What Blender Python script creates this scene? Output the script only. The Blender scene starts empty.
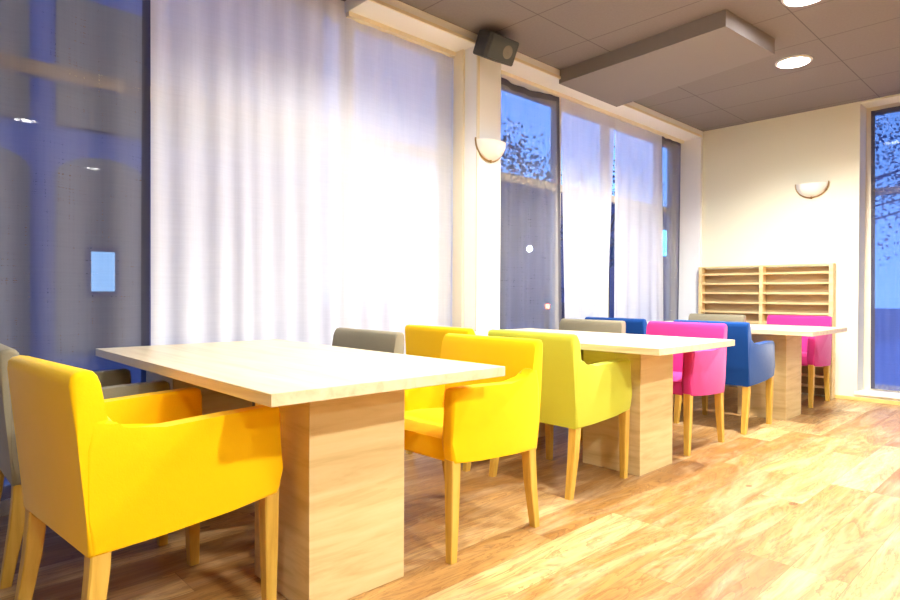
import bpy, bmesh, math, random
from mathutils import Vector, Matrix
random.seed(7)
scn = bpy.context.scene
COL = scn.collection
PI = math.pi

# ------------------------------------------------------------------ camera (900 x 600)
F_PX, YAW, PITCH, ROLL, CAM_H = 605.117, .8117, -.0096, .0048, 1.0192
def camera():
    cy, sy = math.cos(YAW), math.sin(YAW)
    fw = Vector((-sy, cy, 0)); rt = Vector((cy, sy, 0)); up = Vector((0, 0, 1))
    cp, sp = math.cos(PITCH), math.sin(PITCH)
    fw, up = fw*cp + up*sp, up*cp - fw*sp
    cr, sr = math.cos(ROLL), math.sin(ROLL)
    rt, up = rt*cr + up*sr, up*cr - rt*sr
    cd = bpy.data.cameras.new('camera'); cd.sensor_width = 36; cd.sensor_fit = 'HORIZONTAL'
    cd.lens = F_PX/900*36; cd.clip_end = 300
    o = bpy.data.objects.new('camera', cd); COL.objects.link(o)
    m = Matrix((rt, up, -fw)).transposed().to_4x4(); m.translation = Vector((0, 0, CAM_H))
    o.matrix_world = m; scn.camera = o
camera()

XW, YW, ZC = -3.092, 6.964, 2.918          # window wall face, end wall face, ceiling
XR, YF = 6.5, -3.2                          # the walls behind the viewer
XG = -3.44                                  # glass plane of the long window wall

# ------------------------------------------------------------------ materials
def lin(r, g, b):
    f = lambda c: (c/255/12.92) if c/255 <= .04045 else ((c/255+.055)/1.055)**2.4
    return (f(r), f(g), f(b), 1)
class NT:
    def __init__(s, name):
        s.m = bpy.data.materials.new(name); s.m.use_nodes = True
        s.t = s.m.node_tree; s.t.nodes.clear()
        s.out = s.n('ShaderNodeOutputMaterial')
    def n(s, kind, **kw):
        x = s.t.nodes.new(kind)
        for k, v in kw.items():
            if hasattr(x, k): setattr(x, k, v)
            else: x.inputs[k].default_value = v
        return x
    def l(s, a, b): s.t.links.new(a, b)
    def coord(s, scale=(1, 1, 1), rot=(0, 0, 0), loc=(0, 0, 0)):
        c = s.n('ShaderNodeTexCoord'); m = s.n('ShaderNodeMapping')
        m.inputs['Scale'].default_value = scale; m.inputs['Rotation'].default_value = rot; m.inputs['Location'].default_value = loc
        s.l(c.outputs['Object'], m.inputs['Vector']); return m.outputs['Vector']
    def noise(s, vec, scale, detail=4, rough=.5, dist=0):
        x = s.n('ShaderNodeTexNoise'); x.inputs['Scale'].default_value = scale; x.inputs['Detail'].default_value = detail
        x.inputs['Roughness'].default_value = rough; x.inputs['Distortion'].default_value = dist
        s.l(vec, x.inputs['Vector']); return x.outputs['Fac']
    def ramp(s, fac, stops):
        r = s.n('ShaderNodeValToRGB'); e = r.color_ramp.elements
        while len(e) < len(stops): e.new(.5)
        for i, (p, c) in enumerate(stops): e[i].position = p; e[i].color = c
        s.l(fac, r.inputs['Fac']); return r.outputs['Color']
    def mix(s, fac, a, b, mode='MIX'):
        x = s.n('ShaderNodeMix', data_type='RGBA', blend_type=mode)
        for k, v in ((0, fac), (6, a), (7, b)):
            if isinstance(v, (int, float, tuple)): x.inputs[k].default_value = v
            else: s.l(v, x.inputs[k])
        return x.outputs[2]
    def math(s, op, a, b=None):
        x = s.n('ShaderNodeMath', operation=op)
        for k, v in ((0, a), (1, b)):
            if v is None: continue
            if isinstance(v, (int, float)): x.inputs[k].default_value = v
            else: s.l(v, x.inputs[k])
        return x.outputs[0]
    def bsdf(s, col, rough=.5, spec=.5, bump=None, bstr=.2, bdist=.002, sheen=0, metal=0):
        p = s.n('ShaderNodeBsdfPrincipled')
        if isinstance(col, tuple): p.inputs['Base Color'].default_value = col
        else: s.l(col, p.inputs['Base Color'])
        if isinstance(rough, (int, float)): p.inputs['Roughness'].default_value = rough
        else: s.l(rough, p.inputs['Roughness'])
        p.inputs['Specular IOR Level'].default_value = spec; p.inputs['Metallic'].default_value = metal
        if sheen: p.inputs['Sheen Weight'].default_value = sheen; p.inputs['Sheen Roughness'].default_value = .4
        if bump is not None:
            b = s.n('ShaderNodeBump'); b.inputs['Strength'].default_value = bstr; b.inputs['Distance'].default_value = bdist
            s.l(bump, b.inputs['Height']); s.l(b.outputs['Normal'], p.inputs['Normal'])
        s.l(p.outputs[0], s.out.inputs[0]); return p

def plain(name, c, rough=.5, spec=.5, metal=0, var=.04):
    t = NT(name); v = t.coord(); n = t.noise(v, 9, 3)
    d = tuple(max(0, x*(1-var)) for x in c[:3])+(1,)
    t.bsdf(t.mix(n, d, c), rough, spec, metal=metal); return t.m
def fabric(name, c, dark=.80, sheen=.15):
    t = NT(name); v = t.coord()
    big = t.noise(v, 7, 4, .6); weave = t.noise(t.coord((260, 260, 260)), 1, 2)
    d = (c[0]*dark, c[1]*dark, c[2]*dark, 1)
    col = t.mix(t.math('MULTIPLY', t.math('ADD', big, weave), .5), d, c)
    t.bsdf(col, .88, .15, bump=t.math('ADD', weave, t.math('MULTIPLY', big, 3)), bstr=.35, bdist=.0015, sheen=sheen); return t.m
def wood(name, a, b, c, scale, rot=(0, 0, 0), rough=.45, fine=1.0):
    """pale to dark grain that runs along local axis with the small scale"""
    t = NT(name); v = t.coord(scale, rot)
    g1 = t.noise(v, 1.0, 6, .62, .6); g2 = t.noise(v, 6.0*fine, 3, .6)
    col = t.ramp(g1, [(.28, c), (.48, b), (.72, a)])
    col = t.mix(t.math('MULTIPLY', g2, .35), col, b)
    kn = t.noise(t.coord((scale[0]*.5, scale[1]*.5, scale[2]*.5), rot, (3, 1, 2)), 1.7, 2)
    col = t.mix(t.math('MULTIPLY', t.math('GREATER_THAN', kn, .70), .25), col, c)
    t.bsdf(col, rough, .35, bump=g2, bstr=.08); return t.m
def floor_mat():
    t = NT('plank_floor')
    c = t.n('ShaderNodeTexCoord'); sp = t.n('ShaderNodeSeparateXYZ'); t.l(c.outputs['Object'], sp.inputs[0])
    cm = t.n('ShaderNodeCombineXYZ'); t.l(sp.outputs['Y'], cm.inputs['X']); t.l(sp.outputs['X'], cm.inputs['Y'])
    br = t.n('ShaderNodeTexBrick'); t.l(cm.outputs[0], br.inputs['Vector'])
    br.offset = .37; br.offset_frequency = 3
    for k, v in (('Scale', 1), ('Brick Width', 1.25), ('Row Height', .19), ('Mortar Size', .0012), ('Mortar Smooth', .1), ('Bias', 0)): br.inputs[k].default_value = v
    br.inputs['Color1'].default_value = (0, 0, 0, 1); br.inputs['Color2'].default_value = (1, 1, 1, 1); br.inputs['Mortar'].default_value = (.5, .5, .5, 1)
    rnd = t.n('ShaderNodeSeparateColor'); t.l(br.outputs['Color'], rnd.inputs[0]); r = rnd.outputs[0]
    # grain runs along Y; every plank gets its own offset
    off = t.n('ShaderNodeCombineXYZ'); t.l(t.math('MULTIPLY', r, 37.0), off.inputs['Z']); t.l(t.math('MULTIPLY', r, 11.0), off.inputs['Y'])
    ad = t.n('ShaderNodeVectorMath', operation='ADD'); t.l(c.outputs['Object'], ad.inputs[0]); t.l(off.outputs[0], ad.inputs[1])
    mp = t.n('ShaderNodeMapping'); mp.inputs['Scale'].default_value = (7, 1.1, 1); t.l(ad.outputs[0], mp.inputs['Vector'])
    g = t.noise(mp.outputs[0], 1.1, 5, .6, 1.2)
    rings = t.math('FRACT', t.math('MULTIPLY', g, 9.0))
    rings = t.math('POWER', rings, 3.0)
    mp2 = t.n('ShaderNodeMapping'); mp2.inputs['Scale'].default_value = (70, 3.5, 1); t.l(ad.outputs[0], mp2.inputs['Vector'])
    fine = t.noise(mp2.outputs[0], 1, 4, .6)
    blot = t.noise(t.coord((1.6, 1.1, 1)), 1.6, 3, .5)
    base = t.ramp(r, [(0, lin(148, 106, 52)), (.35, lin(172, 128, 68)), (.7, lin(190, 148, 86)), (1, lin(216, 182, 122))])
    col = t.mix(t.math('MULTIPLY', t.ramp(g, [(.35, (0,0,0,1)), (.7, (1,1,1,1))]), .5), base, lin(136, 88, 44))
    col = t.mix(t.math('MULTIPLY', rings, .62), col, lin(104, 62, 30))
    col = t.mix(t.math('MULTIPLY', t.math('LESS_THAN', fine, .40), .38), col, lin(122, 80, 44))
    pale = t.noise(mp.outputs[0], .8, 4, .65, 2.0)
    col = t.mix(t.math('MULTIPLY', t.ramp(pale, [(.46, (0, 0, 0, 1)), (.66, (1, 1, 1, 1))]), .24), col, lin(244, 222, 180))
    dark = t.noise(t.coord((2.2, .8, 1), (0, 0, 0), (5, 3, 0)), 1.9, 5, .62, .8)
    col = t.mix(t.math('MULTIPLY', t.ramp(dark, [(.50, (0, 0, 0, 1)), (.72, (1, 1, 1, 1))]), .34), col, lin(138, 96, 50))
    knot = t.n('ShaderNodeTexVoronoi'); knot.inputs['Scale'].default_value = 2.3; t.l(t.coord((1.5, 1, 1)), knot.inputs['Vector'])
    col = t.mix(t.math('MULTIPLY', t.math('LESS_THAN', knot.outputs['Distance'], t.math('MULTIPLY', blot, .12)), .6), col, lin(92, 58, 34))
    col = t.mix(t.math('MULTIPLY', br.outputs['Fac'], .55), col, lin(96, 62, 36))
    t.bsdf(col, t.math('ADD', .26, t.math('MULTIPLY', fine, .18)), .45, bump=fine, bstr=.06); return t.m
def ceiling_mat():
    t = NT('dark_ceiling_tile'); c = t.n('ShaderNodeTexCoord'); sp = t.n('ShaderNodeSeparateXYZ'); t.l(c.outputs['Object'], sp.inputs[0])
    def seam(sock, off, step, w):
        f = t.math('FRACT', t.math('DIVIDE', t.math('SUBTRACT', sock, off), step))
        return t.math('LESS_THAN', f, w/step)
    s = t.math('MAXIMUM', seam(sp.outputs['X'], -1.39-12, 1.2, .007), seam(sp.outputs['Y'], 4.457-12, .6, .007))
    n = t.noise(t.coord(), 60, 5, .7); n2 = t.noise(t.coord(), 1.3, 3)
    col = t.mix(n, CEIL_A, CEIL_B); col = t.mix(t.math('MULTIPLY', n2, .3), col, CEIL_B)
    col = t.mix(t.math('MULTIPLY', s, .6), col, lin(50, 44, 42))
    t.bsdf(col, .8, .3, bump=n, bstr=.15); return t.m
CEIL_A, CEIL_B = lin(116, 109, 109), lin(136, 128, 128)
def plaster(name, c, rough=.75):
    t = NT(name); n = t.noise(t.coord(), 45, 5, .7); b = t.noise(t.coord(), 1.1, 3)
    d = (c[0]*.95, c[1]*.95, c[2]*.94, 1)
    t.bsdf(t.mix(b, d, c), rough, .3, bump=n, bstr=.06); return t.m
def sheer(name, c, see, weave=520, translucent=.5):
    """woven net: part open between the threads, part cloth that scatters and passes light"""
    t = NT(name); d = t.n('ShaderNodeBsdfDiffuse'); tr = t.n('ShaderNodeBsdfTranslucent'); tp = t.n('ShaderNodeBsdfTransparent')
    v = t.coord((1, 1, 1)); n = t.noise(t.coord((4, 90, 3)), 1, 4, .6); n2 = t.noise(t.coord((4, 4, 160)), 1, 3, .6)
    th = t.math('MULTIPLY', t.math('ADD', n, n2), .5)
    dk = (c[0]*.88, c[1]*.88, c[2]*.88, 1); col = t.mix(th, dk, c)
    t.l(col, d.inputs['Color']); t.l(col, tr.inputs['Color'])
    m1 = t.n('ShaderNodeMixShader'); m1.inputs[0].default_value = translucent; t.l(d.outputs[0], m1.inputs[1]); t.l(tr.outputs[0], m1.inputs[2])
    m2 = t.n('ShaderNodeMixShader'); t.l(t.math('ADD', 1-see-.05, t.math('MULTIPLY', th, .10)), m2.inputs[0])
    t.l(tp.outputs[0], m2.inputs[1]); t.l(m1.outputs[0], m2.inputs[2]); t.l(m2.outputs[0], t.out.inputs[0]); return t.m
def glass_mat():
    t = NT('window_glass'); tp = t.n('ShaderNodeBsdfTransparent'); tp.inputs[0].default_value = (.93, .96, 1, 1)
    g = t.n('ShaderNodeBsdfGlossy'); g.inputs['Roughness'].default_value = .0
    fr = t.n('ShaderNodeFresnel'); fr.inputs['IOR'].default_value = 1.5
    ge = t.n('ShaderNodeNewGeometry'); k = t.math('MULTIPLY', fr.outputs[0], t.math('SUBTRACT', 1.0, ge.outputs['Backfacing']))
    m = t.n('ShaderNodeMixShader'); t.l(k, m.inputs[0]); t.l(tp.outputs[0], m.inputs[1]); t.l(g.outputs[0], m.inputs[2])
    t.l(m.outputs[0], t.out.inputs[0]); return t.m
def emit(name, c, s):
    t = NT(name); e = t.n('ShaderNodeEmission'); e.inputs[0].default_value = c; e.inputs[1].default_value = s
    t.l(e.outputs[0], t.out.inputs[0]); return t.m
def foliage(name, a, b):
    t = NT(name); n = t.noise(t.coord(), 3, 4); t.bsdf(t.mix(n, a, b), .8, .2); return t.m

LAMP = 55.0
M = dict(
    floor=floor_mat(), ceil=ceiling_mat(),
    white=plaster('white_plaster', lin(242, 242, 241)), brownwall=plaster('dark_brown_plaster', lin(92, 76, 64)), cream=plaster('cream_plaster', lin(233, 230, 208)),
    frame=plain('cream_window_paint', lin(236, 226, 200), .4), jamb=plaster('white_jamb_paint', lin(238, 236, 230), .5),
    sill=plain('white_sill_paint', lin(238, 236, 228), .35),
    skirt=wood('pale_skirting', lin(240, 214, 140), lin(228, 196, 118), lin(210, 172, 96), (3, 3, 40)),
    soffit=plain('taupe_soffit_paint', lin(134, 127, 127), .8),
    top=wood('pale_oak_tabletop', lin(236, 222, 188), lin(226, 206, 166), lin(206, 180, 136), (1.3, 16, 16), rough=.32),
    edge=plain('pale_oak_edge_band', lin(236, 218, 180), .4),
    base=wood('oak_pedestal_veneer', lin(228, 206, 154), lin(216, 190, 134), lin(188, 156, 100), (1.6, 1.6, 15), rough=.5),
    leg=wood('honey_oak_leg', lin(224, 186, 88), lin(210, 168, 70), lin(184, 140, 52), (26, 26, 2.5), rough=.4),
    rack=wood('pine_rack_wood', lin(238, 214, 162), lin(226, 198, 142), lin(204, 170, 116), (2, 14, 14), rough=.5),
    rackback=wood('pine_rack_back', lin(190, 168, 128), lin(176, 152, 112), lin(150, 124, 86), (2, 14, 14), rough=.6),
    yellow=fabric('yellow_fabric', lin(255, 202, 4), .90), lime=fabric('lime_green_fabric', lin(198, 202, 64), .86),
    pink=fabric('magenta_fabric', lin(212, 58, 136), .84, .2), blue=fabric('royal_blue_fabric', lin(18, 70, 140), .75, .2),
    grey=fabric('taupe_grey_fabric', lin(152, 143, 118), .75),
    dark_sheer=sheer('charcoal_sheer_cloth', lin(148, 146, 152), .44, translucent=.3),
    dark_hem=sheer('charcoal_doubled_hem', lin(96, 94, 104), .12, translucent=.2),
    white_sheer=sheer('white_sheer_cloth', lin(250, 250, 249), .09, translucent=.35),
    white_sheer_b=sheer('white_thin_sheer_cloth', lin(250, 250, 252), .24, translucent=.4),
    sky_tinted_sheer=sheer('sky_tinted_sheer_cloth', lin(92, 108, 168), .30, translucent=.3),  # dark net; blue light of the sky behind is painted into the cloth colour
    glass=glass_mat(), lamp=emit('led_lens', (1, .98, .95, 1), LAMP), ring=plain('white_lamp_trim', lin(230, 230, 228), .4),
    speaker=plain('charcoal_speaker_plastic', lin(58, 60, 64), .6), grille=plain('charcoal_speaker_grille', lin(74, 78, 80), .7), cone=plain('grey_speaker_cone', lin(128, 122, 112), .5),
    bowl=plain('frosted_white_glass', lin(244, 240, 234), .25), bronze=plain('brushed_bronze', lin(170, 140, 96), .35, .5, .6),
    facade=plaster('brown_facade_render', lin(206, 142, 84)), pilaster=plaster('violet_grey_facade_render', lin(126, 120, 138)),
    dkglass=plain('dark_street_glass', lin(50, 54, 74), .1), lit=emit('lit_blue_window', (.30, .58, 1, 1), .9), litc=emit('lit_cyan_shopfront', (.08, .45, 1, 1), 4.0),
    shop=plaster('dark_shop_wall', lin(70, 78, 110)), paving=plain('pale_street_paving', lin(186, 188, 196), .8), asphalt=plain('asphalt', lin(120, 120, 128), .8), bark=plain('tree_bark', lin(70, 56, 48), .9),
    leafa=foliage('dusk_leaves', lin(46, 62, 60), lin(80, 100, 96)), leafb=foliage('deep_dusk_leaves', lin(38, 48, 56), lin(66, 82, 96)),
    street=emit('street_lamp_glow', (.75, .9, 1, 1), 60), red=emit('red_tail_light', (1, .06, .03, 1), 25), carp=plain('dark_car_paint', lin(40, 44, 58), .25), tyre=plain('black_tyre', lin(20, 20, 22), .8), pole=plain('grey_pole', lin(80, 84, 92), .5),
)

# ------------------------------------------------------------------ mesh helpers
def obj(name, bm, mat, parent=None, smooth=True, kind=None, label=None, loc=None):
    me = bpy.data.meshes.new(name); bmesh.ops.recalc_face_normals(bm, faces=bm.faces); bm.to_mesh(me); bm.free()
    if smooth:
        for p in me.polygons: p.use_smooth = True
        try: me.set_sharp_from_angle(angle=math.radians(38))
        except Exception: pass
    for m in (mat if isinstance(mat, list) else [mat]): me.materials.append(m)
    o = bpy.data.objects.new(name, me); COL.objects.link(o)
    if parent: o.parent = parent
    if loc: o.location = loc
    if kind: o['kind'] = kind
    if label: o['label'] = label
    return o
def thing(name, label, cat, loc=(0, 0, 0), rz=0, group=None, kind=None):
    o = bpy.data.objects.new(name, None); COL.objects.link(o); o.location = loc; o.rotation_euler = (0, 0, rz); o.empty_display_size = .2
    if label: o['label'] = label
    if cat: o['category'] = cat
    if group: o['group'] = group
    if kind: o['kind'] = kind
    return o
def tag(o, label, cat, group=None):
    o['label'] = label; o['category'] = cat
    if group: o['group'] = group
    return o
def box(bm, x0, x1, y0, y1, z0, z1):
    v = [bm.verts.new(p) for p in ((x0, y0, z0), (x1, y0, z0), (x1, y1, z0), (x0, y1, z0), (x0, y0, z1), (x1, y0, z1), (x1, y1, z1), (x0, y1, z1))]
    for f in ((0, 3, 2, 1), (4, 5, 6, 7), (0, 1, 5, 4), (1, 2, 6, 5), (2, 3, 7, 6), (3, 0, 4, 7)): bm.faces.new([v[i] for i in f])
    return bm
def B(*a, bevel=0, seg=2):
    bm = bmesh.new(); box(bm, *a)
    if bevel: bmesh.ops.bevel(bm, geom=list(bm.edges), offset=bevel, segments=seg, profile=.5, affect='EDGES')
    return bm
def boxes(lst):
    bm = bmesh.new()
    for a in lst: box(bm, *a)
    return bm
def prism(prof, x0, x1, bevel=0, seg=3, axis='x'):
    """closed (a, b) outline swept between two stations of one axis"""
    bm = bmesh.new()
    P = {'x': lambda s, a, b: (s, a, b), 'y': lambda s, a, b: (a, s, b), 'z': lambda s, a, b: (a, b, s)}[axis]
    A = [bm.verts.new(P(x0, a, b)) for a, b in prof]; Z = [bm.verts.new(P(x1, a, b)) for a, b in prof]
    n = len(prof)
    for i in range(n): bm.faces.new((A[i], A[(i+1) % n], Z[(i+1) % n], Z[i]))
    ca, cz = bm.faces.new(A), bm.faces.new(Z[::-1])
    if bevel: bmesh.ops.bevel(bm, geom=list(ca.edges)+list(cz.edges), offset=bevel, segments=seg, profile=.5, affect='EDGES')
    return bm
def loft(rings, closed_ends=True):
    bm = bmesh.new(); R = [[bm.verts.new(p) for p in r] for r in rings]; n = len(R[0])
    for a, b in zip(R, R[1:]):
        for i in range(n): bm.faces.new((a[i], a[(i+1) % n], b[(i+1) % n], b[i]))
    if closed_ends: bm.faces.new(R[0][::-1]); bm.faces.new(R[-1])
    return bm
def sq(cx, cy, z, h, k=.18):
    q = h*(1-k)
    return [(cx+a, cy+b, z) for a, b in ((-q, -h), (q, -h), (h, -q), (h, q), (q, h), (-q, h), (-h, q), (-h, -q))]
def lathe(prof, seg=28, a0=0, a1=2*PI, cap=False):
    """(r, z) outline turned about z"""
    bm = bmesh.new(); full = abs(a1-a0-2*PI) < 1e-6; n = seg if full else seg+1
    R = []
    for r, z in prof:
        R.append([bm.verts.new((r*math.cos(a0+(a1-a0)*i/seg), r*math.sin(a0+(a1-a0)*i/seg), z)) for i in range(n)])
    for a, b in zip(R, R[1:]):
        for i in range(n if full else n-1): bm.faces.new((a[i], a[(i+1) % n], b[(i+1) % n], b[i]))
    bmesh.ops.remove_doubles(bm, verts=bm.verts, dist=1e-5)
    return bm
def tube(bm, pts, r, seg=8):
    pts = [Vector(p) for p in pts]; R = []
    for i, p in enumerate(pts):
        d = (pts[min(i+1, len(pts)-1)]-pts[max(i-1, 0)]).normalized()
        u = d.cross(Vector((0, 0, 1)) if abs(d.z) < .9 else Vector((1, 0, 0))).normalized(); w = d.cross(u)
        R.append([bm.verts.new(p+u*r*math.cos(2*PI*k/seg)+w*r*math.sin(2*PI*k/seg)) for k in range(seg)])
    for a, b in zip(R, R[1:]):
        for k in range(seg): bm.faces.new((a[k], a[(k+1) % seg], b[(k+1) % seg], b[k]))
    bm.faces.new(R[0][::-1]); bm.faces.new(R[-1]); return bm
def copy_tree(o):
    r = o.copy(); COL.objects.link(r)
    for ch in list(o.children):
        c = ch.copy(); COL.objects.link(c); c.parent = r
        for g in list(ch.children):
            d = g.copy(); COL.objects.link(d); d.parent = c
    return r

# ------------------------------------------------------------------ room shell
T = .3
obj('floor', B(XG-.02, XR+.2, YF-.2, YW+.5, -.12, 0), M['floor'], kind='structure', smooth=False)
obj('ceiling', B(XG-.1, XR+.2, YF-.2, YW+.5, ZC, ZC+.15), M['ceil'], kind='structure', smooth=False)
# window wall: header over the second window and part of the first, the pillar between them, end piers
P0, P1 = 3.190, 3.458
E0 = 6.915
HB = 2.840
wl = boxes([(XG-.06, XW, P0, P1, 0, ZC), (XG-.06, XW, E0, YW+.02, 0, ZC), (XG-.06, XW, P1, E0, HB, ZC), (XG-.06, XW, 2.215, P0, HB, ZC), (XG-.06, XW, YF-.2, -1.25, 0, ZC)])
obj('wall_left', wl, M['white'], kind='structure', smooth=False)
# end wall with the opening of the third window
W3A, W3B, W3Z0, W3Z1 = -1.545, -.30, .085, 2.90
wb = boxes([(XG-.06, W3A, YW, YW+.34, 0, ZC), (W3B, XR+.2, YW, YW+.34, 0, ZC), (W3A, W3B, YW, YW+.34, W3Z1, ZC), (W3A, W3B, YW, YW+.34, 0, W3Z0-.03)])
obj('wall_back', wb, M['cream'], kind='structure', smooth=False)
obj('wall_right', B(XR, XR+.2, YF, YW, 0, ZC), M['brownwall'], kind='structure', smooth=False)
obj('wall_front', B(XG, XR, YF-.2, YF, 0, ZC), M['brownwall'], kind='structure', smooth=False)
obj('baseboard_back', boxes([(-1.735, W3B+2.5, YW-.014, YW-.0005, 0, .033)]), M['skirt'], kind='structure', smooth=False)
obj('trim_1', boxes([(W3A-.02, W3B+.02, YW-.02, YW+.33, W3Z0-.028, W3Z0)]), M['sill'], kind='structure', smooth=False)
# low plinth under the long windows
obj('trim_2', boxes([(XG-.04, XG+.05, -1.25, P0, 0, .07), (XG-.04, XG+.05, P1, E0, 0, .07)]), M['sill'], kind='structure', smooth=False)
# moulded picture-frame lip round the header of the windows
def lip(y0, y1):
    return boxes([(XW, XW+.012, y0, y1, HB, HB+.022), (XW-.30, XW-.20, y0, y1, HB-.030, HB-.0005)])
bm = lip(2.215, P0); box(bm, XW, XW+.012, P0, P0+.022, .0, HB+.022); box(bm, XW-.22, XW-.12, P0-.022, P0-.0005, .0, HB-.001)
obj('trim_3', bm, M['frame'], kind='structure', smooth=False)
obj('trim_4', lip(P1, E0), M['frame'], kind='structure', smooth=False)
# suspended ceiling panel that runs out from the window wall
prof = [(-3.10, 4.20), (-1.672, 4.095), (-1.613, 4.828), (-3.10, 5.11)]
obj('ceiling_soffit', prism(prof, 2.805, ZC-.0005, axis='z'), M['soffit'], kind='structure', smooth=False)

# windows ------------------------------------------------------------------
def window(name, y0, y1, zt, mull, tz=2.02, w=.075):
    e = thing(name, None, None, kind='structure')
    L = [(XG-.035, XG+.035, y0, y1, .07, .13), (XG-.035, XG+.035, y0, y1, zt-.07, zt), (XG-.035, XG+.035, y0, y0+.05, .13, zt-.07), (XG-.035, XG+.035, y1-.05, y1, .13, zt-.07)]
    for m in mull: L.append((XG-.034, XG+.034, m-w/2, m+w/2, .13, zt-.07))
    L.append((XG-.03, XG+.03, y0+.05, y1-.05, tz-.033, tz+.033))
    obj('frame', boxes(L), M['frame'], e, smooth=False)
    obj('pane', B(XG-.004, XG+.004, y0+.02, y1-.02, .09, zt-.02), M['glass'], e, smooth=False)
    return e
window('window_1', -1.25, P0-.0005, ZC-.001, [-.45, 2.30], 2.075)
window('window_2', P1+.0005, E0-.0005, HB-.001, [4.62, 5.45, 6.55])
e = thing('window_3', None, None, kind='structure')
yy = YW+.27
L = [(W3A, W3A+.06, yy-.03, yy+.03, W3Z0, W3Z1), (W3B-.06, W3B, yy-.03, yy+.03, W3Z0, W3Z1), (W3A+.06, W3B-.06, yy-.03, yy+.03, W3Z0, W3Z0+.06), (W3A+.06, W3B-.06, yy-.03, yy+.03, W3Z1-.06, W3Z1), (W3A+.06, W3B-.06, yy-.029, yy+.029, 2.02, 2.09)]
obj('frame', boxes(L), M['frame'], e, smooth=False)
obj('pane', B(W3A+.02, W3B-.02, yy-.004, yy+.004, W3Z0+.02, W3Z1-.02), M['glass'], e, smooth=False)

# curtains -----------------------------------------------------------------
def curtain(name, label, mat, y0, y1, zt, zb=.085, x=-3.325, waves=6, amp=.016, top=None, bot=None, axis='y', seed=0, group=None, hem=0):
    """pleated cloth with a rolled hem; top/bot: functions u -> extra (y, z) shift"""
    rnd = random.Random(seed); NU, NV = waves*12, 26; bm = bmesh.new(); G = []
    ph = [rnd.uniform(-.8, .8) for _ in range(waves+2)]
    for j in range(NV+1):
        v = j/NV; row = []
        for i in range(NU+1):
            u = i/NU; k = u*waves; a = ph[int(k)]*(1-k % 1)+ph[int(k)+1]*(k % 1)
            d = amp*(.25+.75*v)*math.sin(2*PI*k+a*1.5+.5*math.sin(3*v+seed))+.3*amp*math.sin(5.3*k+2*v)
            y = y0+(y1-y0)*u; z = zt+(zb-zt)*v
            if top: ty, tz = top(u); y += ty*(1-v); z += tz*(1-v)
            if bot: by, bz = bot(u); y += by*v; z += bz*v
            row.append(bm.verts.new((x+d, y, z) if axis == 'y' else (y, x+d, z)))
        G.append(row)
    GC = [[tuple(p.co) for p in row] for row in G]
    for a, b in zip(G, G[1:]):
        for i in range(NU): bm.faces.new((a[i], a[i+1], b[i+1], b[i]))
    o = obj(name, bm, mat); tag(o, label, 'curtain', group)
    if hem:
        hb = bmesh.new(); du = max(1, round(hem/abs(y1-y0)*NU)); q = .004*(1 if axis == 'y' else -1)
        pos = GC
        def strip(i0, i1, j0, j1):
            V = [[hb.verts.new((p[0]+(q if axis == 'y' else 0), p[1]+(q if axis != 'y' else 0), p[2])) for p in pos[j][i0:i1+1]] for j in range(j0, j1+1)]
            for a, b in zip(V, V[1:]):
                for i in range(len(a)-1): hb.faces.new((a[i], a[i+1], b[i+1], b[i]))
        strip(0, du, 0, NV); strip(NU-du, NU, 0, NV)
        V0 = [hb.verts.new((p[0]+(q if axis == 'y' else 0), p[1]+(q if axis != 'y' else 0), p[2])) for p in pos[0][du:NU-du+1]]
        f_ = .055/(abs(zt-zb)/NV)
        V1 = [hb.verts.new((a[0]+(b[0]-a[0])*f_+(q if axis == 'y' else 0), a[1]+(b[1]-a[1])*f_+(q if axis != 'y' else 0), a[2]+(b[2]-a[2])*f_)) for a, b in zip(pos[0][du:NU-du+1], pos[1][du:NU-du+1])]
        for i in range(len(V0)-1): hb.faces.new((V0[i], V0[i+1], V1[i+1], V1[i]))
        obj('hem', hb, M['dark_hem'], o)
    return o
gw = 'sheer curtains along the long window wall'
curtain('curtain', 'wide charcoal sheer curtain behind the nearest table, next to the broad white sheer', M['dark_sheer'], -1.2, 1.03, 2.905, waves=9, seed=1, group=gw, hem=.045, amp=.03)
curtain('curtain', 'broad white sheer curtain between the charcoal sheer and the cream framed sheer', M['white_sheer'], 1.022, 2.20, 2.905, waves=8, x=-3.318, seed=2, group=gw)
curtain('curtain', 'white sheer curtain under the cream window head, beside the pillar with speaker', M['white_sheer'], 2.205, P0-.012, HB-.004, waves=6, x=-3.33, seed=3, group=gw)
curtain('curtain', 'charcoal sheer curtain with sagging top edge, just past the pillar', M['dark_sheer'], P1+.01, 4.50, HB-.012, waves=5, x=-3.325, seed=4, group=gw, amp=.024, hem=.03,
        top=lambda u: (0, -.05*math.sin(PI*u)), bot=lambda u: (.10*u, 0))
curtain('curtain', 'narrow white sheer curtain hanging under the ceiling panel, its far side drawn in', M['white_sheer_b'], 4.515, 5.43, HB-.012, waves=4, x=-3.312, seed=5, group=gw,
        bot=lambda u: (.09-.27*u, 0))
curtain('curtain', 'white sheer curtain between the ceiling panel and the last charcoal sheer', M['white_sheer_b'], 5.44, 6.41, HB-.008, waves=5, x=-3.318, seed=6, group=gw, bot=lambda u: (-.02+.10*u, 0))
curtain('curtain', 'slim charcoal sheer curtain in the corner beside the slatted rack', M['dark_sheer'], 6.40, E0-.008, HB-.006, waves=3, x=-3.33, seed=7, group=gw, hem=.03, bot=lambda u: (.05*(1-u), 0))
curtain('curtain', 'dark sheer curtain with blue sky light in its colour, in the window of the end wall, nearly floor length', M['sky_tinted_sheer'], W3A+.065, W3B-.03, W3Z1-.05, zb=W3Z0+.02, x=YW+.185, waves=6, axis='x', seed=8,
        top=lambda u: (-.015*(1-u), 0), bot=lambda u: (.01, 0), amp=.014, hem=.035)

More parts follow.
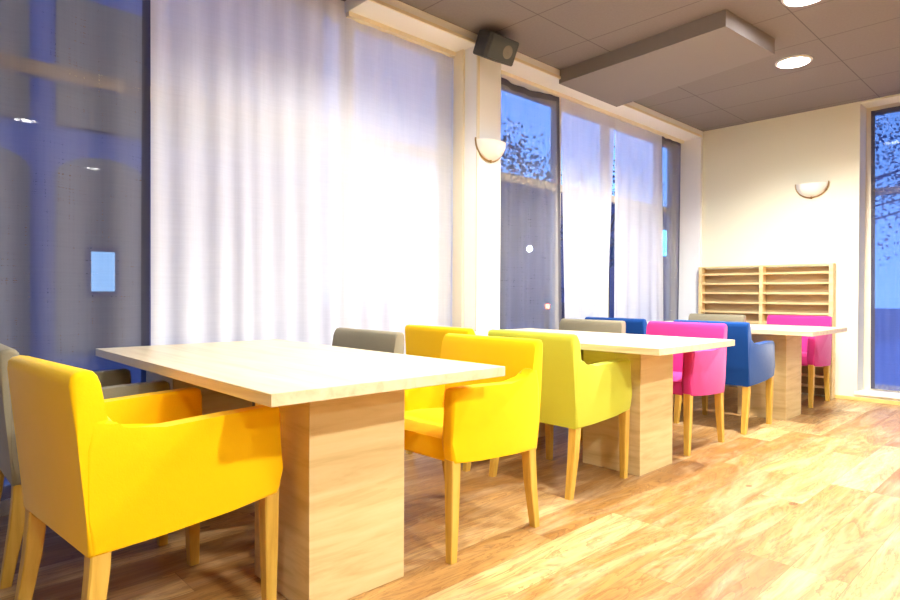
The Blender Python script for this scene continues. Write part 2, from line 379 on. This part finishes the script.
# ------------------------------------------------------------------ tables
def table(x, y, bx, by, label, L_=1.60):
    W_, th = .944, .036
    t = thing('dining_table', label, 'table', (x, y, 0), 0, 'oak pedestal tables in a row')
    bm = B(-L_, 0, 0, W_, .75-th, .75, bevel=.0015, seg=1); obj('tabletop', bm, M['top'], t)
    z = .75-th-.0003
    for dx in (0, -1.213 if L_ > 1.7 else -.96):
        x1 = bx-x+dx; y0 = by-y
        bm = B(x1-.38, x1, y0, y0+.387, .0, z, bevel=.0015, seg=1)
        obj('pedestal', bm, M['base'], t)
    return t
table(-1.498, .765, -1.687, .9915, 'pale oak table with the yellow chairs at it, largest and nearest of the row', 1.783)
table(-1.476, 2.85, -1.725, 3.115, 'pale oak table between the lime green chair and the magenta chair')
table(-1.4186, 5.107, -1.689, 5.387, 'pale oak table beside the royal blue chair, nearest the slatted rack')

# ------------------------------------------------------------------ chairs
def make_chair(mat):
    r = thing('dining_armchair', None, 'chair')
    # seat with a soft crown and a front apron
    bm = bmesh.new(); n = 10; g = []
    x0, x1, y0, y1 = -.234, .234, -.20, .250
    prof = [(-.19, .372), (y1-.012, .377), (y1, .388), (y1+.004, .43), (y1-.006, .462), (y1-.03, .474), (.10, .482), (-.05, .480), (-.19, .470)]
    obj('seat', prism(prof, x0, x1, .012, 3), mat, r)
    # leaning backrest
    prof = [(-.262, .350), (-.268, .45), (-.284, .62), (-.302, .785), (-.300, .808), (-.290, .820), (-.270, .824), (-.250, .820), (-.240, .808), (-.236, .785), (-.208, .62), (-.180, .47), (-.165, .372), (-.175, .352)]
    bm = prism(prof, -.2865, .2865, .014, 3)
    obj('backrest', bm, mat, r)
    # arm panels with a filleted rise into the back
    prof = [(-.258, .347), (-.10, .356), (.10, .368), (.252, .380), (.263, .40), (.268, .46), (.265, .63), (.260, .655), (.245, .664), (.10, .659), (-.08, .652), (-.168, .650), (-.192, .656), (-.208, .672), (-.216, .700), (-.255, .70), (-.272, .62), (-.262, .45)]
    for s in (-1, 1):
        a, b = sorted((s*.2295, s*.2885)); obj('armrest', prism(prof, a, b, .015, 3), mat, r)
    for s in (-1, 1):
        obj('leg', loft([sq(s*.258, .237, .392, .024), sq(s*.258, .238, .20, .021), sq(s*.256, .240, .0, .0165)]), M['leg'], r)
        obj('leg', loft([sq(s*.258, -.232, .372, .024), sq(s*.258, -.236, .30, .0235), sq(s*.258, -.246, .20, .022), sq(s*.258, -.262, .10, .0195), sq(s*.258, -.278, .0, .017)]), M['leg'], r)
    return r
protos = {}
def chair(kind, x, y, rz, label, sy=1):
    if kind not in protos: o = protos[kind] = make_chair(M[kind])
    else: o = copy_tree(protos[kind])
    o.location = (x, y, 0); o.rotation_euler = (0, 0, rz); o.scale = (1, sy, 1); o['label'] = label; o['group'] = 'upholstered armchairs at the tables'
    return o
R180 = PI
chair('yellow', -2.03, .635, math.radians(5.5), 'yellow armchair seen from behind, its arms tucked under the near side of the nearest table', 1.06)
chair('grey', -2.83, .60, 0, 'taupe grey armchair in shade behind the large yellow one, before the charcoal curtain')
chair('yellow', -1.918, 1.817, R180+math.radians(1.5), 'yellow armchair facing the viewer beyond the end of the nearest table, its side fully lit', 1.0)
chair('grey', -2.70, 1.675, R180, 'taupe grey armchair across the nearest table, before the white curtains')
chair('lime', -2.030, 2.785, 0, 'lime green armchair at the second table')
chair('yellow', -2.72, 2.75, 0, 'yellow armchair mostly hidden behind another yellow one, before the white pillar')
chair('pink', -2.005, 3.99, R180, 'magenta armchair at the far side of the second table')
chair('grey', -2.70, 3.84, R180, 'taupe grey armchair behind the second table, in front of a blue backrest')
chair('blue', -1.990, 4.905, 0, 'royal blue armchair with its whole back and one arm in view')
chair('blue', -2.79, 4.86, 0, 'royal blue armchair by the window, only the top of its backrest in view')
chair('grey', -2.67, 6.11, R180, 'taupe grey armchair against the slatted rack')
chair('pink', -1.985, 6.42, R180, 'magenta armchair at the last table, in front of the slatted rack')

# ------------------------------------------------------------------ slatted magazine rack on the end wall
r = thing('magazine_rack', 'tall pale wooden slatted rack of narrow shelves standing against the end wall', 'rack', (-3.075, YW-.004, 0))
WR, HR, DR = 1.345, 1.345, .105
obj('back_panel', B(.03, WR-.03, -.014, 0, .02, HR-.03), M['rackback'], r, smooth=False)
for x in (0, .655, WR-.036):
    obj('post', B(x, x+.036, -DR-.012, -.0145, 0, HR, bevel=.002, seg=1), M['rack'], r)
for k in range(12):
    z = 1.245-k*.1045
    bm = bmesh.new(); box(bm, .037, .654, -DR, -.0148, z, z+.019); box(bm, .692, WR-.037, -DR, -.0148, z, z+.019)
    obj('shelf', bm, M['rack'], r, smooth=False)
obj('top_rail', boxes([(.037, .654, -DR, -.0148, HR-.014, HR-.001), (.692, WR-.037, -DR, -.0148, HR-.014, HR-.001)]), M['rack'], r, smooth=False)

# ------------------------------------------------------------------ wall sconces
def sconce(loc, rz, label):
    t = thing('wall_sconce', label, 'wall lamp', loc, rz, 'half-bowl wall sconces')
    R = .148
    prof = [(R*math.cos(a), -.135*math.sin(a)) for a in [i*PI/2/12 for i in range(13)]]
    prof = [(R-.006, -.004), (R-.006, .0)]+prof
    bm = lathe(prof, 32, PI, 2*PI)
    for v in bm.verts: v.co.y *= .75
    o = obj('bowl', bm, M['bowl'], t)
    md = o.modifiers.new('thick', 'SOLIDIFY'); md.thickness = .005; md.offset = -1
    # bronze band following the bowl where it meets the wall, ending in two small tips
    bm = bmesh.new(); pts = [((R+.004)*math.cos(a), -.010, -.139*math.sin(a)) for a in [PI*(-.03+1.06*i/28) for i in range(29)]]
    tube(bm, pts, .0065, 8); obj('band', bm, M['bronze'], t)
    bm = bmesh.new(); bmesh.ops.create_uvsphere(bm, u_segments=12, v_segments=8, radius=.012, matrix=Matrix.Translation((0, -.022, -.141))); obj('finial', bm, M['bronze'], t)
    obj('back_plate', B(-.10, .10, -.0055, -.0004, -.10, -.01, bevel=.002, seg=1), M['ring'], t)
    return t
sconce((XW, 3.325, 2.150), math.radians(90), 'white half-bowl sconce with bronze band on the pillar below the speaker')
sconce((-1.957, YW, 2.165), 0, 'white half-bowl sconce with bronze band on the cream end wall above the rack')

# ------------------------------------------------------------------ loudspeaker
t = thing('loudspeaker', 'charcoal loudspeaker mounted high on the pillar under the ceiling', 'speaker', (XW, 3.275, 2.80))
# local frame: x out of the wall, y along the wall; cabinet turned and tipped towards the room
def tip(bm):
    bmesh.ops.transform(bm, matrix=Matrix.Translation((.125, -.035, .0)) @ Matrix.Rotation(math.radians(-2), 4, 'Z') @ Matrix.Rotation(math.radians(26), 4, 'Y'), verts=bm.verts); return bm
hw = .148
prof = [(-.075, -.115), (.085, -hw), (.100, -hw+.015), (.100, hw-.015), (.085, hw), (-.075, .115)]
bm = prism(prof, -.085, .085, .012, 3, axis='z'); obj('cabinet', tip(bm), M['speaker'], t)
bm = B(.1005, .106, -hw+.02, hw-.02, -.076, .076, bevel=.006, seg=2); obj('grille', tip(bm), M['grille'], t)
bm = lathe([(.002, .004), (.030, .008), (.040, .004), (.046, .0)], 24)
bmesh.ops.transform(bm, matrix=Matrix.Translation((.106, .045, -.004)) @ Matrix.Rotation(PI/2, 4, 'Y'), verts=bm.verts); obj('tweeter', tip(bm), M['cone'], t)
bm = bmesh.new(); tube(bm, [(.0005, .01, .02), (.05, .01, .02), (.075, -.01, .01)], .014, 10); box(bm, .0005, .008, -.03, .05, -.03, .07); obj('bracket', bm, M['speaker'], t)

# ------------------------------------------------------------------ recessed ceiling lamps
def downlight(x, y, label, watts=135):
    t = thing('downlight', label, 'ceiling lamp', (x, y, ZC), 0, 'recessed ceiling downlights')
    obj('lens', lathe([(.0005, -.006), (.110, -.006), (.112, -.002)], 32), M['lamp'], t)
    ld = bpy.data.lights.new('beam', 'SPOT'); ld.energy = watts; ld.color = (1, .985, .945); ld.shadow_soft_size = .10; ld.spot_size = math.radians(150); ld.spot_blend = .45
    lo = bpy.data.objects.new('beam', ld); COL.objects.link(lo); lo.parent = t; lo.location = (0, 0, -.03)
    obj('trim_ring', lathe([(.113, -.001), (.113, -.012), (.120, -.014), (.132, -.008), (.135, -.0006)], 32), M['ring'], t)
    return t
downlight(-1.66, 5.40, 'bright round downlight in the ceiling just beyond the dropped panel', 125)
downlight(-1.25, 4.27, 'round downlight at the top edge beside the dropped panel corner', 270)
for x, y, s, w in ((-1.95, 2.1, 'above the far half of the nearest table', 84), (-.35, 3.0, 'above the open floor before the second table', 100), (-.35, -.25, 'above the viewer beside the nearest table', 45),
                (1.2, 1.2, 'above the aisle behind the viewer', 220), (1.2, 4.3, 'above the aisle towards the end wall', 90), (3.6, 2.4, 'deep in the hall behind the viewer', 300), (3.6, 5.2, 'deep in the hall near the end wall', 130), (3.6, -.6, 'deep in the hall near its back corner', 110)):
    downlight(x, y, 'round white downlight in the dark ceiling '+s, w)

# ------------------------------------------------------------------ the street outside at dusk
obj('street_ground', B(-60, XG-.06, -30, 70, -.30, -.14), M['asphalt'], kind='structure', smooth=False)
obj('street_pavement', B(XG-.06, 12, YW+.34, 70, -.30, -.14), M['paving'], kind='structure', smooth=False)
# arched brown house opposite
t = thing('street_building', 'brown rendered building with round arched bays across the street', 'building', (-12.5, -3.5, -.14))
obj('wall', B(-3, 0, 0, 11.2, 0, 12), M['pilaster'], t, smooth=False)
def arch(y0, y1, z0, z1, x0, x1):
    r_ = (y1-y0)/2; c = (y0+y1)/2; pr = [(y0, z0), (y1, z0), (y1, z1-r_*.5)]+[(c+r_*math.cos(a), z1-r_*.5+r_*.5*math.sin(a)) for a in [PI*i/14 for i in range(1, 14)]]+[(y0, z1-r_*.5)]
    return prism(pr, x0, x1)
for k in range(6):
    y0 = .25+k*1.85
    obj('arched_bay', arch(y0, y0+1.45, .1, 3.6, .001, .12), M['facade'], t, smooth=False)
    obj('upper_panel', B(.001, .10, y0, y0+1.45, 4.1, 6.4), M['facade'], t, smooth=False)
w = obj('window_frame', boxes([(.121, .16, 6.21, 6.31, 1.08, 2.0), (.121, .16, 6.70, 6.80, 1.08, 2.0), (.121, .16, 6.31, 6.70, 1.08, 1.18), (.121, .16, 6.31, 6.70, 1.90, 2.0)]), M['dkglass'], t, smooth=False)
obj('pane', B(.121, .14, 6.311, 6.699, 1.181, 1.899), M['lit'], w, smooth=False)
# shops further down the street
t = thing('street_building', 'dark street building with lit cyan upper windows seen through the far sheers', 'building', (-16, 19.5, -.14))
obj('wall', B(-4, 0, 0, 26, 0, 6.0), M['shop'], t, smooth=False)
for y0, y1, z0, z1, c in ((2.9, 5.8, 2.7, 3.8, 'lit'), (6.6, 9.2, 2.7, 3.8, 'dkglass'), (10.9, 13.4, 3.3, 4.7, 'litc'), (14.6, 17.2, 3.3, 4.7, 'dkglass'), (18.2, 20.8, 3.3, 4.7, 'lit')):
    f = obj('window_frame', boxes([(.001, .06, y0, y1, z0-.1, z0), (.001, .06, y0, y1, z1, z1+.1), (.001, .06, y0-.1, y0, z0-.1, z1+.1), (.001, .06, y1, y1+.1, z0-.1, z1+.1)]), M['dkglass'], t, smooth=False)
    obj('pane', B(.001, .03, y0+.001, y1-.001, z0+.001, z1-.001), M[c], f, smooth=False)
def tree(x, y, h, r, mat, label, seed, dens=2400):
    rnd = random.Random(seed); t = thing('street_tree', label, 'tree', (x, y, -.14), 0, 'street trees outside')
    obj('trunk', loft([sq(0, 0, 0, .12), sq(.03, .02, h*.3, .09), sq(0, .05, h*.62, .05)]), M['bark'], t)
    bm = bmesh.new()
    for k in range(16):
        a = k*2.4+seed; z = h*(.36+.28*rnd.random()); e = Vector((r*.85*math.cos(a), r*.85*math.sin(a), z+r*rnd.uniform(.2, .95)))
        tube(bm, [(0, .03, z), Vector((0, .03, z)).lerp(e, .5)+Vector((0, 0, .12)), e], .022, 6)
    obj('branches', bm, M['bark'], t)
    bm = bmesh.new()
    for _ in range(dens):
        a, b = rnd.uniform(0, 2*PI), rnd.uniform(-1, 1); q = r*rnd.uniform(.25, 1)**.5*(1+.25*math.sin(3*a+seed)*math.cos(4*b))
        c = Vector((q*math.cos(a)*math.sqrt(1-b*b), q*math.sin(a)*math.sqrt(1-b*b), h*.66+q*b*1.1))
        u = Vector((rnd.uniform(-1, 1), rnd.uniform(-1, 1), rnd.uniform(-1, 1))).normalized(); w = u.orthogonal().normalized(); s = rnd.uniform(.03, .07)
        bm.faces.new([bm.verts.new(c+u*s), bm.verts.new(c+w*s*.5), bm.verts.new(c-u*s), bm.verts.new(c-w*s*.5)])
    obj('foliage', bm, mat, t, smooth=False, kind='stuff')
tree(-9.5, 10.6, 5.2, 1.5, M['leafa'], 'leafy street tree outside behind the charcoal sheer past the pillar', 1)
tree(-11, 17.5, 6.0, 1.9, M['leafb'], 'dark street tree outside behind the narrow white sheer', 2)
tree(-8.5, 21.0, 6.5, 1.8, M['leafb'], 'dark street tree outside behind the corner charcoal sheer', 3)
tree(-4.4, 17.5, 6.2, 2.0, M['leafb'], 'dark leafy tree outside the window of the end wall', 4)
def street_lamp(x, y, h, label):
    t = thing('street_lamp', label, 'street lamp', (x, y, -.14), 0, 'street lamps outside')
    bm = bmesh.new(); tube(bm, [(0, 0, 0), (0, 0, h), (.25, 0, h+.12), (.6, 0, h+.12)], .05, 10); obj('pole', bm, M['pole'], t)
    bm = bmesh.new(); bmesh.ops.create_uvsphere(bm, u_segments=14, v_segments=10, radius=.10, matrix=Matrix.Translation((.65, 0, h+.06))); obj('globe', bm, M['street'], t)
street_lamp(-14.6, 17.2, 2.76, 'street lamp with white globe beyond the charcoal sheer past the pillar')
street_lamp(-14.6, 20.7, 2.95, 'street lamp with white globe beyond the narrow white sheer')
t = thing('parked_car', 'dark car with red tail lights parked in the street outside', 'car', (-13.0, 18.3, -.14), math.radians(36))
prof = [(-2, .25), (2, .25), (2.1, .6), (1.95, .82), (1.0, .95), (.45, 1.38), (-1.1, 1.40), (-1.75, .98), (-2.05, .9), (-2.1, .5)]
obj('body', prism(prof, -.82, .82, .08, 3), M['carp'], t)
for sx in (-1, 1):
    for y in (-1.25, 1.3):
        bm = lathe([(.001, -.1), (.30, -.1), (.32, -.06), (.32, .06), (.30, .1), (.001, .1)], 20)
        bmesh.ops.transform(bm, matrix=Matrix.Translation((sx*.74, y, .32)) @ Matrix.Rotation(PI/2, 4, 'Y'), verts=bm.verts); obj('wheel', bm, M['tyre'], t)
    obj('tail_light', B(sx*.64-.14, sx*.64+.14, -2.13, -2.05, .70, .84, bevel=.01, seg=1), M['red'], t)

# ------------------------------------------------------------------ dusk sky
wd = bpy.data.worlds.new('dusk_sky'); scn.world = wd; wd.use_nodes = True
nt = wd.node_tree; nt.nodes.clear()
out = nt.nodes.new('ShaderNodeOutputWorld'); bg = nt.nodes.new('ShaderNodeBackground')
tc = nt.nodes.new('ShaderNodeTexCoord'); sp = nt.nodes.new('ShaderNodeSeparateXYZ'); rp = nt.nodes.new('ShaderNodeValToRGB')
nt.links.new(tc.outputs['Generated'], sp.inputs[0]); nt.links.new(sp.outputs['Z'], rp.inputs['Fac'])
el = rp.color_ramp.elements; el[0].position = 0; el[0].color = (.17, .38, .85, 1); el[1].position = .6; el[1].color = (.04, .10, .50, 1)
nt.links.new(rp.outputs[0], bg.inputs[0]); bg.inputs[1].default_value = 1.75; nt.links.new(bg.outputs[0], out.inputs[0])

# ------------------------------------------------------------------ look
vs = scn.view_settings; vs.view_transform = 'Standard'; vs.look = 'None'; vs.gamma = 1; vs.use_curve_mapping = False; vs.exposure = 1.17
scn.cycles.use_denoising = True
scn.cycles.max_bounces = 10; scn.cycles.diffuse_bounces = 6; scn.cycles.transparent_max_bounces = 16; scn.cycles.sample_clamp_indirect = 8
